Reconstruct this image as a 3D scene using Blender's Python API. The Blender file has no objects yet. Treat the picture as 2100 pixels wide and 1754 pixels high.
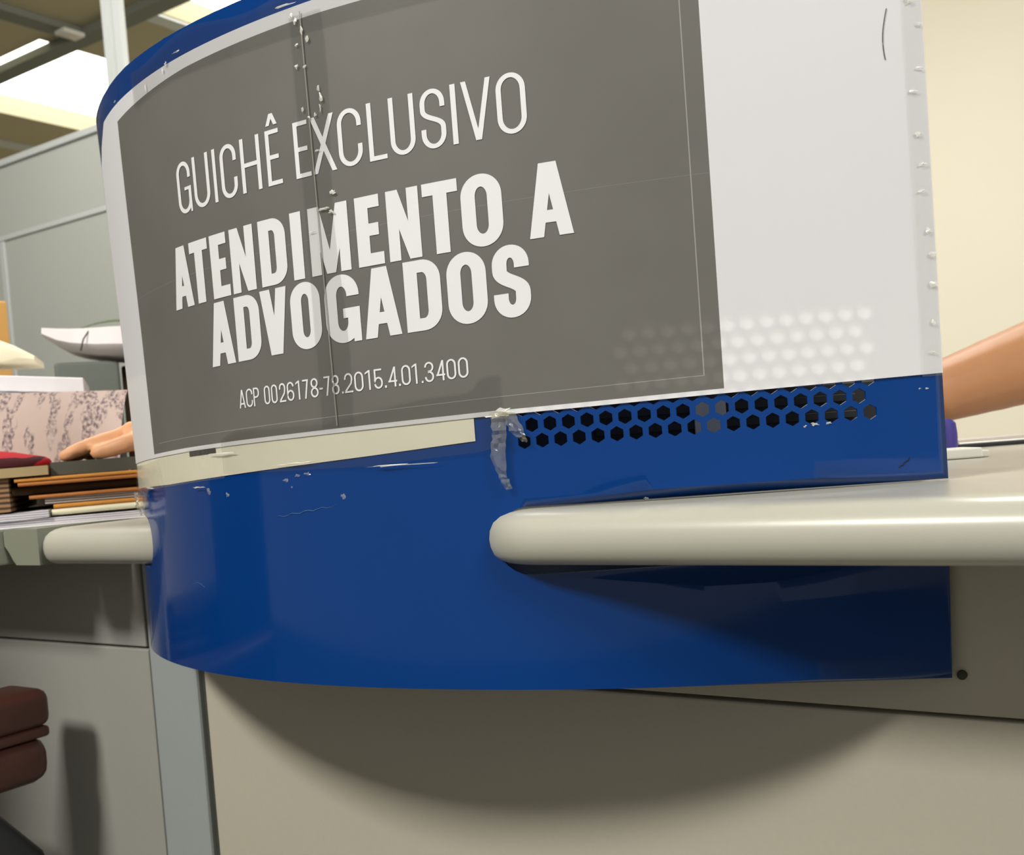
import bpy, bmesh, math, random
from mathutils import Vector, Matrix
from mathutils.geometry import delaunay_2d_cdt

random.seed(7)
scene = bpy.context.scene
COL = scene.collection
PI = math.pi

# ------------------------------------------------------------------ camera
EYE = 0.0437                                  # metres above the worktop (z = 0)
th, al = math.atan(95 / 2200), 0.075          # pitch down, roll
c_f = Vector((0, math.cos(th), -math.sin(th)))
c_u0 = Vector((0, math.sin(th), math.cos(th)))
c_r = Vector((1, 0, 0)) * math.cos(al) - c_u0 * math.sin(al)
c_u = Vector((1, 0, 0)) * math.sin(al) + c_u0 * math.cos(al)
cam_d = bpy.data.cameras.new('camera')
cam = bpy.data.objects.new('camera', cam_d)
COL.objects.link(cam)
cam.matrix_world = Matrix(((c_r.x, c_u.x, -c_f.x, 0), (c_r.y, c_u.y, -c_f.y, 0), (c_r.z, c_u.z, -c_f.z, EYE), (0, 0, 0, 1)))
cam_d.sensor_width = 36
cam_d.lens = 2200 * 36 / 2100
cam_d.shift_y = 123 / 2100
cam_d.clip_start = 0.02
cam_d.dof.use_dof = True
cam_d.dof.focus_distance = 0.72
cam_d.dof.aperture_fstop = 14
scene.camera = cam

# ------------------------------------------------------------------ world, lights, exposure
world = bpy.data.worlds.new('world')
scene.world = world
world.use_nodes = True
bg = world.node_tree.nodes['Background']
bg.inputs[0].default_value = (0.80, 0.79, 0.74, 1)
bg.inputs[1].default_value = 0.17

def area(name, loc, target, sx, sy, power, col=(1, 1, 1)):
    d = bpy.data.lights.new(name, 'AREA')
    d.shape = 'RECTANGLE'
    d.size, d.size_y, d.energy, d.color = sx, sy, power, col
    o = bpy.data.objects.new(name, d)
    COL.objects.link(o)
    o.location = loc
    o.rotation_euler = (Vector(target) - Vector(loc)).to_track_quat('-Z', 'Y').to_euler()
    return o

area('overhead_light', (-1.50, -0.66, 1.86), (-0.1, 0.74, 0.05), 0.55, 0.55, 46, (1.0, 0.965, 0.90))
area('overhead_light', (1.35, -1.15, 1.86), (0.15, 0.7, 0.05), 0.9, 0.9, 37, (1.0, 0.99, 0.98))  # fill added from the right front to even out the sign; no fixture there
area('overhead_light', (0.75, 2.3, 1.86), (0.75, 2.9, 0.0), 1.2, 0.35, 26, (1.0, 0.975, 0.93))  # unseen lamp added to brighten the back wall
area('overhead_light', (-1.3, 2.2, 1.86), (-1.3, 2.3, 0.0), 1.2, 0.35, 15, (1.0, 0.975, 0.94))  # unseen lamp added to brighten the partition

vs = scene.view_settings
scene.display_settings.display_device = 'sRGB'
vs.view_transform = 'Standard'
vs.look = 'None'
vs.gamma = 1
vs.use_curve_mapping = False
vs.exposure = 1.08

# ------------------------------------------------------------------ frames and helpers
ANG = math.radians(-34)
U = Vector((math.cos(ANG), math.sin(ANG), 0))       # along the counter
N = Vector((-U.y, U.x, 0))                          # away from the visitor

def un(u, n, z):
    return U * u + N * n + Vector((0, 0, z))

def lin(c):
    return tuple(((v / 255) / 12.92 if v / 255 <= 0.04045 else ((v / 255 + 0.055) / 1.055) ** 2.4) for v in c) + (1,)

def mat(name, col, rough=0.5, spec=0.5, metal=0.0, noise=None, bump=None, coat=0.0):
    """noise = (scale, amount) colour variation; bump = (scale, strength, distance)"""
    m = bpy.data.materials.new(name)
    m.use_nodes = True
    nt = m.node_tree
    p = nt.nodes['Principled BSDF']
    base = lin(col)
    p.inputs['Base Color'].default_value = base
    p.inputs['Roughness'].default_value = rough
    p.inputs['Specular IOR Level'].default_value = spec
    p.inputs['Metallic'].default_value = metal
    p.inputs['Coat Weight'].default_value = coat
    tc = nt.nodes.new('ShaderNodeTexCoord')
    if noise:
        n = nt.nodes.new('ShaderNodeTexNoise')
        n.inputs['Scale'].default_value = noise[0]
        n.inputs['Detail'].default_value = 5
        nt.links.new(tc.outputs['Object'], n.inputs['Vector'])
        mx = nt.nodes.new('ShaderNodeMix')
        mx.data_type = 'RGBA'
        a = noise[1]
        mx.inputs[6].default_value = tuple(v * (1 - a) for v in base[:3]) + (1,)
        mx.inputs[7].default_value = tuple(min(1, v * (1 + a)) for v in base[:3]) + (1,)
        nt.links.new(n.outputs['Fac'], mx.inputs[0])
        nt.links.new(mx.outputs[2], p.inputs['Base Color'])
    if bump:
        n = nt.nodes.new('ShaderNodeTexNoise')
        n.inputs['Scale'].default_value = bump[0]
        n.inputs['Detail'].default_value = 4
        nt.links.new(tc.outputs['Object'], n.inputs['Vector'])
        b = nt.nodes.new('ShaderNodeBump')
        b.inputs['Strength'].default_value = bump[1]
        b.inputs['Distance'].default_value = bump[2]
        nt.links.new(n.outputs['Fac'], b.inputs['Height'])
        nt.links.new(b.outputs['Normal'], p.inputs['Normal'])
    return m

ORIGIN = {}

def tag(o, label=None, cat=None, group=None, kind=None):
    if label: o['label'] = label
    if cat: o['category'] = cat
    if group: o['group'] = group
    if kind: o['kind'] = kind
    return o

def root(name, loc, label, cat, group=None):
    o = bpy.data.objects.new(name, None)
    o.empty_display_size = 0.02
    o.location = loc
    COL.objects.link(o)
    ORIGIN[o.name] = Vector(loc)
    return tag(o, label, cat, group)

def obj(name, bm, m, parent=None, smooth=True, sharp=35):
    """links the bmesh (world coordinates) as ONE mesh object"""
    if parent is not None:
        org = ORIGIN[parent.name]
    else:
        xs = [v.co for v in bm.verts]
        org = Vector(((min(v.x for v in xs) + max(v.x for v in xs)) / 2, (min(v.y for v in xs) + max(v.y for v in xs)) / 2, min(v.z for v in xs)))
    bmesh.ops.translate(bm, verts=bm.verts, vec=-org)
    me = bpy.data.meshes.new(name)
    bm.to_mesh(me)
    bm.free()
    for mm in (m if isinstance(m, (list, tuple)) else [m]):
        me.materials.append(mm)
    if smooth:
        me.polygons.foreach_set('use_smooth', [True] * len(me.polygons))
        me.set_sharp_from_angle(angle=math.radians(sharp))
    o = bpy.data.objects.new(name, me)
    COL.objects.link(o)
    if parent is not None:
        o.parent = parent
        ORIGIN[o.name] = org
    else:
        o.location = org
        ORIGIN[o.name] = org
    return o

def hull_box(bm, P, bevel=0.0, seg=2):
    """P: 8 corners, bottom ring 0-3 then top ring 4-7"""
    vs_ = [bm.verts.new(p) for p in P]
    f = [(3, 2, 1, 0), (4, 5, 6, 7), (0, 1, 5, 4), (1, 2, 6, 5), (2, 3, 7, 6), (3, 0, 4, 7)]
    fs = [bm.faces.new([vs_[i] for i in q]) for q in f]
    if bevel:
        es = list({e for q in fs for e in q.edges})
        bmesh.ops.bevel(bm, geom=es, offset=bevel, segments=seg, profile=0.5, affect='EDGES')
    return bm

def box_un(u0, u1, n0, n1, z0, z1, bevel=0.0, bm=None, seg=2):
    bm = bm or bmesh.new()
    return hull_box(bm, [un(u0, n0, z0), un(u1, n0, z0), un(u1, n1, z0), un(u0, n1, z0), un(u0, n0, z1), un(u1, n0, z1), un(u1, n1, z1), un(u0, n1, z1)], bevel, seg)

def box(x0, x1, y0, y1, z0, z1, bevel=0.0, bm=None, rot=0, seg=2):
    bm = bm or bmesh.new()
    cx, cy = (x0 + x1) / 2, (y0 + y1) / 2
    P = []
    for z in (z0, z1):
        for x, y in ((x0, y0), (x1, y0), (x1, y1), (x0, y1)):
            dx, dy = x - cx, y - cy
            P.append((cx + dx * math.cos(rot) - dy * math.sin(rot), cy + dx * math.sin(rot) + dy * math.cos(rot), z))
    return hull_box(bm, P, bevel, seg)

def loft(rings, bm=None, cap=True, closed=True):
    bm = bm or bmesh.new()
    R = [[bm.verts.new(p) for p in r] for r in rings]
    k = len(R[0])
    for a, b in zip(R, R[1:]):
        for i in range(k if closed else k - 1):
            j = (i + 1) % k
            bm.faces.new((a[i], a[j], b[j], b[i]))
    if cap and closed:
        bm.faces.new(R[0][::-1])
        bm.faces.new(R[-1])
    bmesh.ops.recalc_face_normals(bm, faces=bm.faces)
    return bm

def tube(pts, rad, k=10, bm=None, cap=True):
    pts = [Vector(p) for p in pts]
    rings = []
    for i, p in enumerate(pts):
        t = (pts[min(i + 1, len(pts) - 1)] - pts[max(i - 1, 0)]).normalized()
        a = t.cross(Vector((0, 0, 1)))
        if a.length < 1e-3: a = t.cross(Vector((0, 1, 0)))
        a.normalize(); b = t.cross(a)
        r = rad[i] if isinstance(rad, (list, tuple)) else rad
        rings.append([p + (a * math.cos(2 * PI * q / k) + b * math.sin(2 * PI * q / k)) * r for q in range(k)])
    return loft(rings, bm, cap)

# ------------------------------------------------------------------ the curved plan of the blue panel
CTRL = [(-.3429, 1.2044), (-.3628, 1.0867), (-.3478, .98), (-.3006, .8845), (-.2304, .8029), (-.1427, .7413), (-.0445, .6974), (.0572, .6661), (.161, .6522), (.2673, .6548), (.376, .6736)]
_T = []
for i in range(2001):
    t = min(i / 2000 * 8, 8 - 1e-9)
    k = int(t); f = t - k
    b = ((1 - f) ** 3 / 6, (3 * f ** 3 - 6 * f ** 2 + 4) / 6, (-3 * f ** 3 + 3 * f ** 2 + 3 * f + 1) / 6, f ** 3 / 6)
    _T.append((sum(b[q] * CTRL[k + q][0] for q in range(4)), sum(b[q] * CTRL[k + q][1] for q in range(4))))
_S = [0.0]
for a, b in zip(_T, _T[1:]):
    _S.append(_S[-1] + math.hypot(b[0] - a[0], b[1] - a[1]))
SMAX = _S[-1]
import bisect

def plan(s):
    s = min(max(s, 0), SMAX - 1e-9)
    i = min(max(bisect.bisect_right(_S, s) - 1, 0), 1999)
    f = (s - _S[i]) / (_S[i + 1] - _S[i])
    x = _T[i][0] + (_T[i + 1][0] - _T[i][0]) * f
    y = _T[i][1] + (_T[i + 1][1] - _T[i][1]) * f
    j0, j1 = max(i - 6, 0), min(i + 7, 2000)
    dx, dy = _T[j1][0] - _T[j0][0], _T[j1][1] - _T[j0][1]
    l = math.hypot(dx, dy)
    return x, y, dy / l, -dx / l                      # point and outward normal (towards the visitor)

def interp(x, xs, ys):
    if x <= xs[0]: return ys[0]
    for a, b, c, d in zip(xs, xs[1:], ys, ys[1:]):
        if x <= b: return c + (d - c) * (x - a) / (b - a)
    return ys[-1]

ZS, SH = (-.13, -.12, -.04, .05, .15, .27, .361, .4), (0, 0, .001, .0025, 0, -.0044, -.0068, -.0075)

def surf(s, z, off=0.0):
    x, y, nx, ny = plan(s)
    t = min(max((.42 - s) / .30, 0), 1)
    x += interp(z, ZS, SH) * t * t * (3 - 2 * t)       # the sheet flares a little at its free end
    if s > SMAX: x += s - SMAX
    return Vector((x + nx * off, y + ny * off, z))

def patch(s0, s1, zlo, zhi, off, ns=40, nz=12, wave=0.0, seed=0, uv=True):
    """sheet lying on the panel: zlo/zhi functions of s"""
    bm = bmesh.new()
    lay = bm.loops.layers.uv.new('UVMap')
    G = []
    uvs = {}
    for i in range(ns + 1):
        r = []
        for j in range(nz + 1):
            v = j / nz
            sa = s0(v) if callable(s0) else s0
            sb = s1(v) if callable(s1) else s1
            s = sa + (sb - sa) * i / ns
            z = zlo(s) + (zhi(s) - zlo(s)) * v
            w = wave * (math.sin(37 * s + seed) * math.sin(23 * z + 2 * seed) + .5 * math.sin(90 * s + 40 * z + seed))
            p = bm.verts.new(surf(s, z, off + abs(w)))
            uvs[p] = (s, v)
            r.append(p)
        G.append(r)
    for i in range(ns):
        for j in range(nz):
            f = bm.faces.new((G[i][j], G[i + 1][j], G[i + 1][j + 1], G[i][j + 1]))
            for l in f.loops: l[lay].uv = uvs[l.vert]
    return bm

# ------------------------------------------------------------------ materials
M_WALL = mat('cream_wall_paint', (236, 229, 208), .85, .2, noise=(3, .02))
M_CEIL = mat('ceiling_board', (190, 181, 152), .9, .1, noise=(2, .06))
M_BEAM = mat('grey_beam_paint', (128, 130, 120), .7, .2)
M_FLOOR = mat('floor_tile', (96, 93, 86), .5, .3, noise=(6, .08))
M_PART = mat('partition_laminate', (172, 176, 168), .55, .35, noise=(5, .02))
M_ALU = mat('brushed_aluminium', (196, 200, 197), .42, .5, .10)
M_DESKP = mat('beige_grey_laminate', (190, 185, 168), .6, .35, noise=(260, .035), bump=(500, .08, .0004))
M_DESK_SHADE = mat('shaded_grey_laminate', (158, 159, 152), .6, .35, noise=(260, .035), bump=(500, .08, .0004))  # left panels: grey laminate darkened so its colour carries part of the shade
M_GROOVE = mat('dark_groove', (70, 72, 64), .8, .2)
M_POST = mat('painted_post', (158, 164, 164), .5, .4, noise=(200, .03))
M_TOP = mat('worktop_laminate', (178, 177, 164), .30, .45, noise=(300, .02), bump=(420, .05, .0003))
M_TOPG = mat('greenish_grey_laminate', (132, 136, 120), .5, .4, noise=(200, .03))
M_BLUE = mat('blue_powder_coat', (2, 54, 120), .08, .42, noise=(9, .05), bump=(70, .03, .0003))
M_WHITE = mat('white_paper', (236, 234, 232), .7, .3)
M_BLACKP = mat('black_plastic', (34, 35, 37), .5, .4)

def emit(name, col, s):
    m = bpy.data.materials.new(name)
    m.use_nodes = True
    nt = m.node_tree
    nt.nodes.remove(nt.nodes['Principled BSDF'])
    e = nt.nodes.new('ShaderNodeEmission')
    e.inputs[0].default_value = lin(col)
    e.inputs[1].default_value = s
    nt.links.new(e.outputs[0], nt.nodes['Material Output'].inputs[0])
    return m
M_SKY = emit('daylight_diffuser', (255, 254, 246), 2.2)

# ------------------------------------------------------------------ the room
ZF, ZCEIL = -0.76, 1.944
def struct(name, bm, m, label=None, smooth=False):
    o = obj(name, bm, m, smooth=smooth)
    o['kind'] = 'structure'
    if label: o['label'] = label
    return o

struct('floor', box_un(-7, 4, -2.6, 4.6, ZF - .1, ZF), M_FLOOR, 'grey floor of the office')
struct('wall_back', box_un(-7, 4, 4.5, 4.62, ZF, ZCEIL + .4), M_WALL, 'plain cream wall behind the counter')
struct('wall_left', box_un(-7.12, -7, -2.6, 4.62, ZF, ZCEIL + .4), M_WALL)
struct('wall_right', box_un(4, 4.12, -2.6, 4.62, ZF, ZCEIL + .4), M_WALL)

# ceiling boards laid around two daylight openings
bm = bmesh.new()
A0, A1, AN0, AN1 = -5.24, -4.25, 2.885, 4.2           # far opening
B0, B1, BN0, BN1 = -3.66, -2.55, 2.985, 4.2           # near opening
zc0, zc1 = ZCEIL, ZCEIL + .10
for r in ((-7, 4, -2.6, AN0), (-7, A0, AN0, 4.5), (A0, A1, AN1, 4.5), (A1, B0, AN0, 4.5), (B0, B1, AN0, BN0), (B0, B1, BN1, 4.5), (B1, 4, AN0, 4.5)):
    box_un(*r, zc0, zc1, bm=bm)
struct('ceiling', bm, M_CEIL, 'tan ceiling boards around bright daylight openings')
struct('window_1', box_un(A0 - .02, A1 + .02, AN0 - .02, AN1 + .02, zc1 + .001, zc1 + .02), M_SKY, 'glaring daylight opening in the ceiling, left of the aluminium post')
struct('window_2', box_un(B0 - .02, B1 + .02, BN0 - .02, BN1 + .02, zc1 + .001, zc1 + .02), M_SKY, 'bright daylight opening at the top edge, right of the aluminium post')
struct('trim_1', box_un(-6.6, 3.6, 2.928, 3.015, ZCEIL - .035, ZCEIL - .001), M_BEAM, 'long grey ceiling beam crossing the daylight opening')
struct('trim_2', box_un(-4.10, -4.01, .5, 2.926, ZCEIL - .03, ZCEIL - .001), M_BEAM, 'grey ceiling cross beam')
struct('trim_3', box_un(-5.76, -5.66, 1.2, 4.48, ZCEIL - .012, ZCEIL - .001), M_ALU, 'pale ceiling strip beyond the daylight opening')
struct('trim_4', box_un(-3.745, -3.665, 3.02, 4.48, ZCEIL - .012, ZCEIL - .001), M_ALU, 'pale frame strip beside the near daylight opening')
bm = box_un(-4.055, -3.985, 2.825, 2.925, ZCEIL - .05, ZCEIL - .031, .004)
tag(obj('ceiling_fitting', bm, mat('pale_fitting', (225, 222, 212), .5)), 'small pale fitting on the ceiling cross beam near the grey beam', 'fitting')

# tall partition behind the clerks' desk, with its post
pt = root('partition_screen', un(-2.9, 2.0, ZF), 'tall grey partition screen with silver top rail behind the left desk', 'partition')
obj('panel', box_un(-4.9, -1.15, 2.0, 2.045, ZF, .800, .002), M_PART, pt, False)
obj('panel', box_un(-4.9, -1.15, 2.0, 2.045, .820, 1.030, .002), M_PART, pt, False)
tag(obj('rail', box_un(-4.9, -1.15, 1.992, 2.053, 1.031, 1.052, .003), M_ALU, pt, False), 'silver top rail')
tag(obj('rail', box_un(-4.9, -1.15, 1.995, 2.05, .801, .819, .003), M_ALU, pt, False), 'silver middle rail')
tag(obj('mullion', box_un(-3.252, -3.225, 1.994, 2.0, ZF, .80, .002), M_ALU, pt, False), 'narrow vertical trim')
po = root('ceiling_post', un(-2.593, 1.99, 1.053), 'silver aluminium post rising from the partition rail to the ceiling', 'post')
bm = bmesh.new()
prof = [(-.04, -.03), (-.016, -.03), (-.013, -.022), (.004, -.022), (.007, -.03), (.04, -.03), (.04, -.012), (-.04, -.012)]
loft([[un(-2.593 + a, 2.022 + b, z) for a, b in prof] for z in (1.053, ZCEIL - .002)], bm)
obj('upright', bm, M_ALU, po, False)
obj('face_strip', box_un(-2.606, -2.5895, 1.993, 1.9995, 1.054, ZCEIL - .003), mat('pale_strip', (214, 218, 214), .4, .5, .3), po, False)

# ------------------------------------------------------------------ counter front under the worktops (plane n = 0.70)
def desk_panel(name, label, u0, u1, z0, z1, n0=.70):
    return tag(obj(name, box_un(u0, u1, n0, n0 + .03, z0, z1, .0015), M_DESK_SHADE if u1 < -.9 else M_DESKP, smooth=False), label, 'panel')
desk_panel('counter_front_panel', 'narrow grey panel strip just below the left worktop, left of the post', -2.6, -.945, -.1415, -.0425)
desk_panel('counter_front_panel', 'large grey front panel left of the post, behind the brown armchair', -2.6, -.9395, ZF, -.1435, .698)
desk_panel('counter_front_panel', 'shaded panel strip right under the white worktop, right of the blue panel', -.8555, 2.2, -.148, -.0425)
desk_panel('counter_front_panel', 'large beige front panel right of the post, with the blue panel shadow', -.8555, 2.2, ZF, -.150, .698)
po = root('counter_post', un(-.896, .705, ZF), 'blue-grey vertical post between the left and right front panels', 'post')
obj('upright', box_un(-.9335, -.8625, .694, .73, ZF, -.0425, .003), M_POST, po, False)
obj('seam_strip', box_un(-.9393, -.9337, .701, .728, ZF, -.0427), M_GROOVE, po, False)
obj('seam_strip', box_un(-.8623, -.8557, .701, .728, ZF, -.0427), M_GROOVE, po, False)

# ------------------------------------------------------------------ blue sheet-metal panel with slots and hexagon holes
HP = 0.01188
def arc(cx, cz, r, a0, a1, k=12):
    return [(cx + r * math.cos(a0 + (a1 - a0) * i / k), cz + r * math.sin(a0 + (a1 - a0) * i / k)) for i in range(k + 1)]
ZBOT = -.1227
def ztop(s): return interp(s, (0, .17, .25, .40, .86), (.352, .3540, .3586, .3618, .3670))
S0 = .014
outline = [(S0, ZBOT), (.8465, ZBOT), (.8492, -.0425)]
outline += arc(.5895, -.0205, .0218, 1.5 * PI, .5 * PI)[0:]
outline += [(SMAX - 1e-4, .0008), (SMAX - 1e-4, ztop(.85))]
outline += [(s / 40 * .84, ztop(s / 40 * .84)) for s in range(39, 0, -1) if s / 40 * .84 > S0 + .004]
outline += [(S0, ztop(0)), (S0, .003)]
outline += arc(.173, -.0195, .0220, .5 * PI, -.5 * PI)
outline += [(S0, -.0415)]
holes = []
for k in range(7):
    zk = .0428 + k * .0103
    s00 = .6028 - HP if k % 2 == 0 else .5966
    for i in range(19 if k % 2 == 0 else 18):
        cs = s00 + i * HP
        if k >= 3 and cs < .655: continue
        cz = zk + .0114 * (cs - .6028)
        holes.append([(cs + .0047 * math.cos(PI / 2 + q * PI / 3), cz + .0047 * math.sin(PI / 2 + q * PI / 3)) for q in range(6)])

def inside(p, poly):
    x, y = p; r = False
    for (x0, y0), (x1, y1) in zip(poly, poly[1:] + poly[:1]):
        if (y0 > y) != (y1 > y) and x < (x1 - x0) * (y - y0) / (y1 - y0) + x0: r = not r
    return r
pts, edges = [], []
for poly in [outline] + holes:
    b = len(pts); pts += [Vector(p) for p in poly]
    edges += [(b + i, b + (i + 1) % len(poly)) for i in range(len(poly))]
for i in range(1, 142):
    s = i * .006
    for j in range(40):
        z = ZBOT + .006 + j * .0124
        if z < ztop(s) - .003 and inside((s, z), outline):
            if .585 < s < .815 and .035 < z < .117: continue
            pts.append(Vector((s, z)))
cv, ce, cf, _, _, _ = delaunay_2d_cdt(pts, edges, [], 0, 1e-6)
hb = [(min(p[0] for p in h), max(p[0] for p in h), min(p[1] for p in h), max(p[1] for p in h), h) for h in holes]
bm = bmesh.new()
VV = [bm.verts.new(surf(v.x, v.y)) for v in cv]
for f in cf:
    c = sum((cv[i] for i in f), Vector((0, 0))) / len(f)
    if not inside(c, outline): continue
    if any(a < c.x < b and d < c.y < e and inside(c, h) for a, b, d, e, h in hb): continue
    try:
        fc = bm.faces.new([VV[i] for i in f])
    except ValueError:
        pass
bmesh.ops.delete(bm, geom=[v for v in bm.verts if not v.link_faces], context='VERTS')
for f in bm.faces:
    f.normal_update()
    x, y, nx, ny = 0, 0, 0, 0
    c = f.calc_center_median()
    if f.normal.dot(Vector((0, -1, 0)) if c.x > -.2 else Vector((-.6, -.8, 0))) < 0: f.normal_flip()
blue = obj('end_panel', bm, M_BLUE)
tag(blue, 'curved glossy blue metal panel with hexagon holes wrapping the counter end', 'panel')
md = blue.modifiers.new('thickness', 'SOLIDIFY'); md.thickness = .0016; md.offset = -1
md = blue.modifiers.new('edges', 'EDGE_SPLIT'); md.split_angle = math.radians(40)

# ------------------------------------------------------------------ lettering: strokes drawn on the sheet
def densify(P, step=.004):
    out = [P[0]]
    for a, b in zip(P, P[1:]):
        k = max(1, int(math.hypot(b[0] - a[0], b[1] - a[1]) / step))
        for i in range(1, k + 1):
            out.append((a[0] + (b[0] - a[0]) * i / k, a[1] + (b[1] - a[1]) * i / k))
    return out

def rr(w, h, vw, hw, seq, r=None, x0=0, y0=0):
    """centre line of a rounded-rectangle path. seq of tokens: 'TR','TL','BL','BR' arcs, ('R',y),('L',y),('T',x),('B',x) points"""
    xa, xb, ya, yb = x0 + vw / 2, x0 + w - vw / 2, y0 + hw / 2, y0 + h - hw / 2
    rx = (xb - xa) / 2
    ry = min(rx * 1.12 if r is None else r, (yb - ya) / 2)
    C = {'TR': (xb - rx, yb - ry, 0), 'TL': (xa + rx, yb - ry, 90), 'BL': (xa + rx, ya + ry, 180), 'BR': (xb - rx, ya + ry, 270)}
    out = []
    def arcpts(k):
        cx, cy, a0 = C[k]
        return [(cx + rx * math.cos(math.radians(a0 + i * 10)), cy + ry * math.sin(math.radians(a0 + i * 10))) for i in range(10)]
    for t in seq:
        if isinstance(t, tuple):
            k, v = t
            out.append({'R': (xb, y0 + v), 'L': (xa, y0 + v), 'T': (x0 + v, yb), 'B': (x0 + v, ya)}[k])
        else:
            a = arcpts(t.strip('-'))
            out += a[::-1] if t.endswith('-') else a
    return out

def stroke(P, vw, hw, closed=False):
    """quads of a stroke whose width depends on its direction"""
    if closed: P = P + [P[0]]
    P = densify(P)
    P = [p for i, p in enumerate(P) if i == 0 or math.hypot(p[0] - P[i - 1][0], p[1] - P[i - 1][1]) > 1e-6]
    L = []
    n = len(P)
    for i in range(n):
        a = P[i - 1] if i > 0 else (P[-2] if closed else P[0])
        b = P[i + 1] if i < n - 1 else (P[1] if closed else P[-1])
        tx, ty = b[0] - a[0], b[1] - a[1]
        l = math.hypot(tx, ty); tx /= l; ty /= l
        w = math.hypot(vw * ty, hw * tx) / 2
        L.append(((P[i][0] - ty * w, P[i][1] + tx * w), (P[i][0] + ty * w, P[i][1] - tx * w)))
    return [(a[0], b[0], b[1], a[1]) for a, b in zip(L, L[1:])]

def quad(a, b, c, d, k=None):
    """a-b bottom edge, d-c top edge; split lengthways"""
    k = k or max(1, int(max(abs(b[0] - a[0]), abs(c[0] - d[0])) / .004))
    lp = lambda p, q, t: (p[0] + (q[0] - p[0]) * t, p[1] + (q[1] - p[1]) * t)
    return [(lp(a, b, i / k), lp(a, b, (i + 1) / k), lp(d, c, (i + 1) / k), lp(d, c, i / k)) for i in range(k)]

def rect(x0, x1, y0, y1): return quad((x0, y0), (x1, y0), (x1, y1), (x0, y1))

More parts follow.
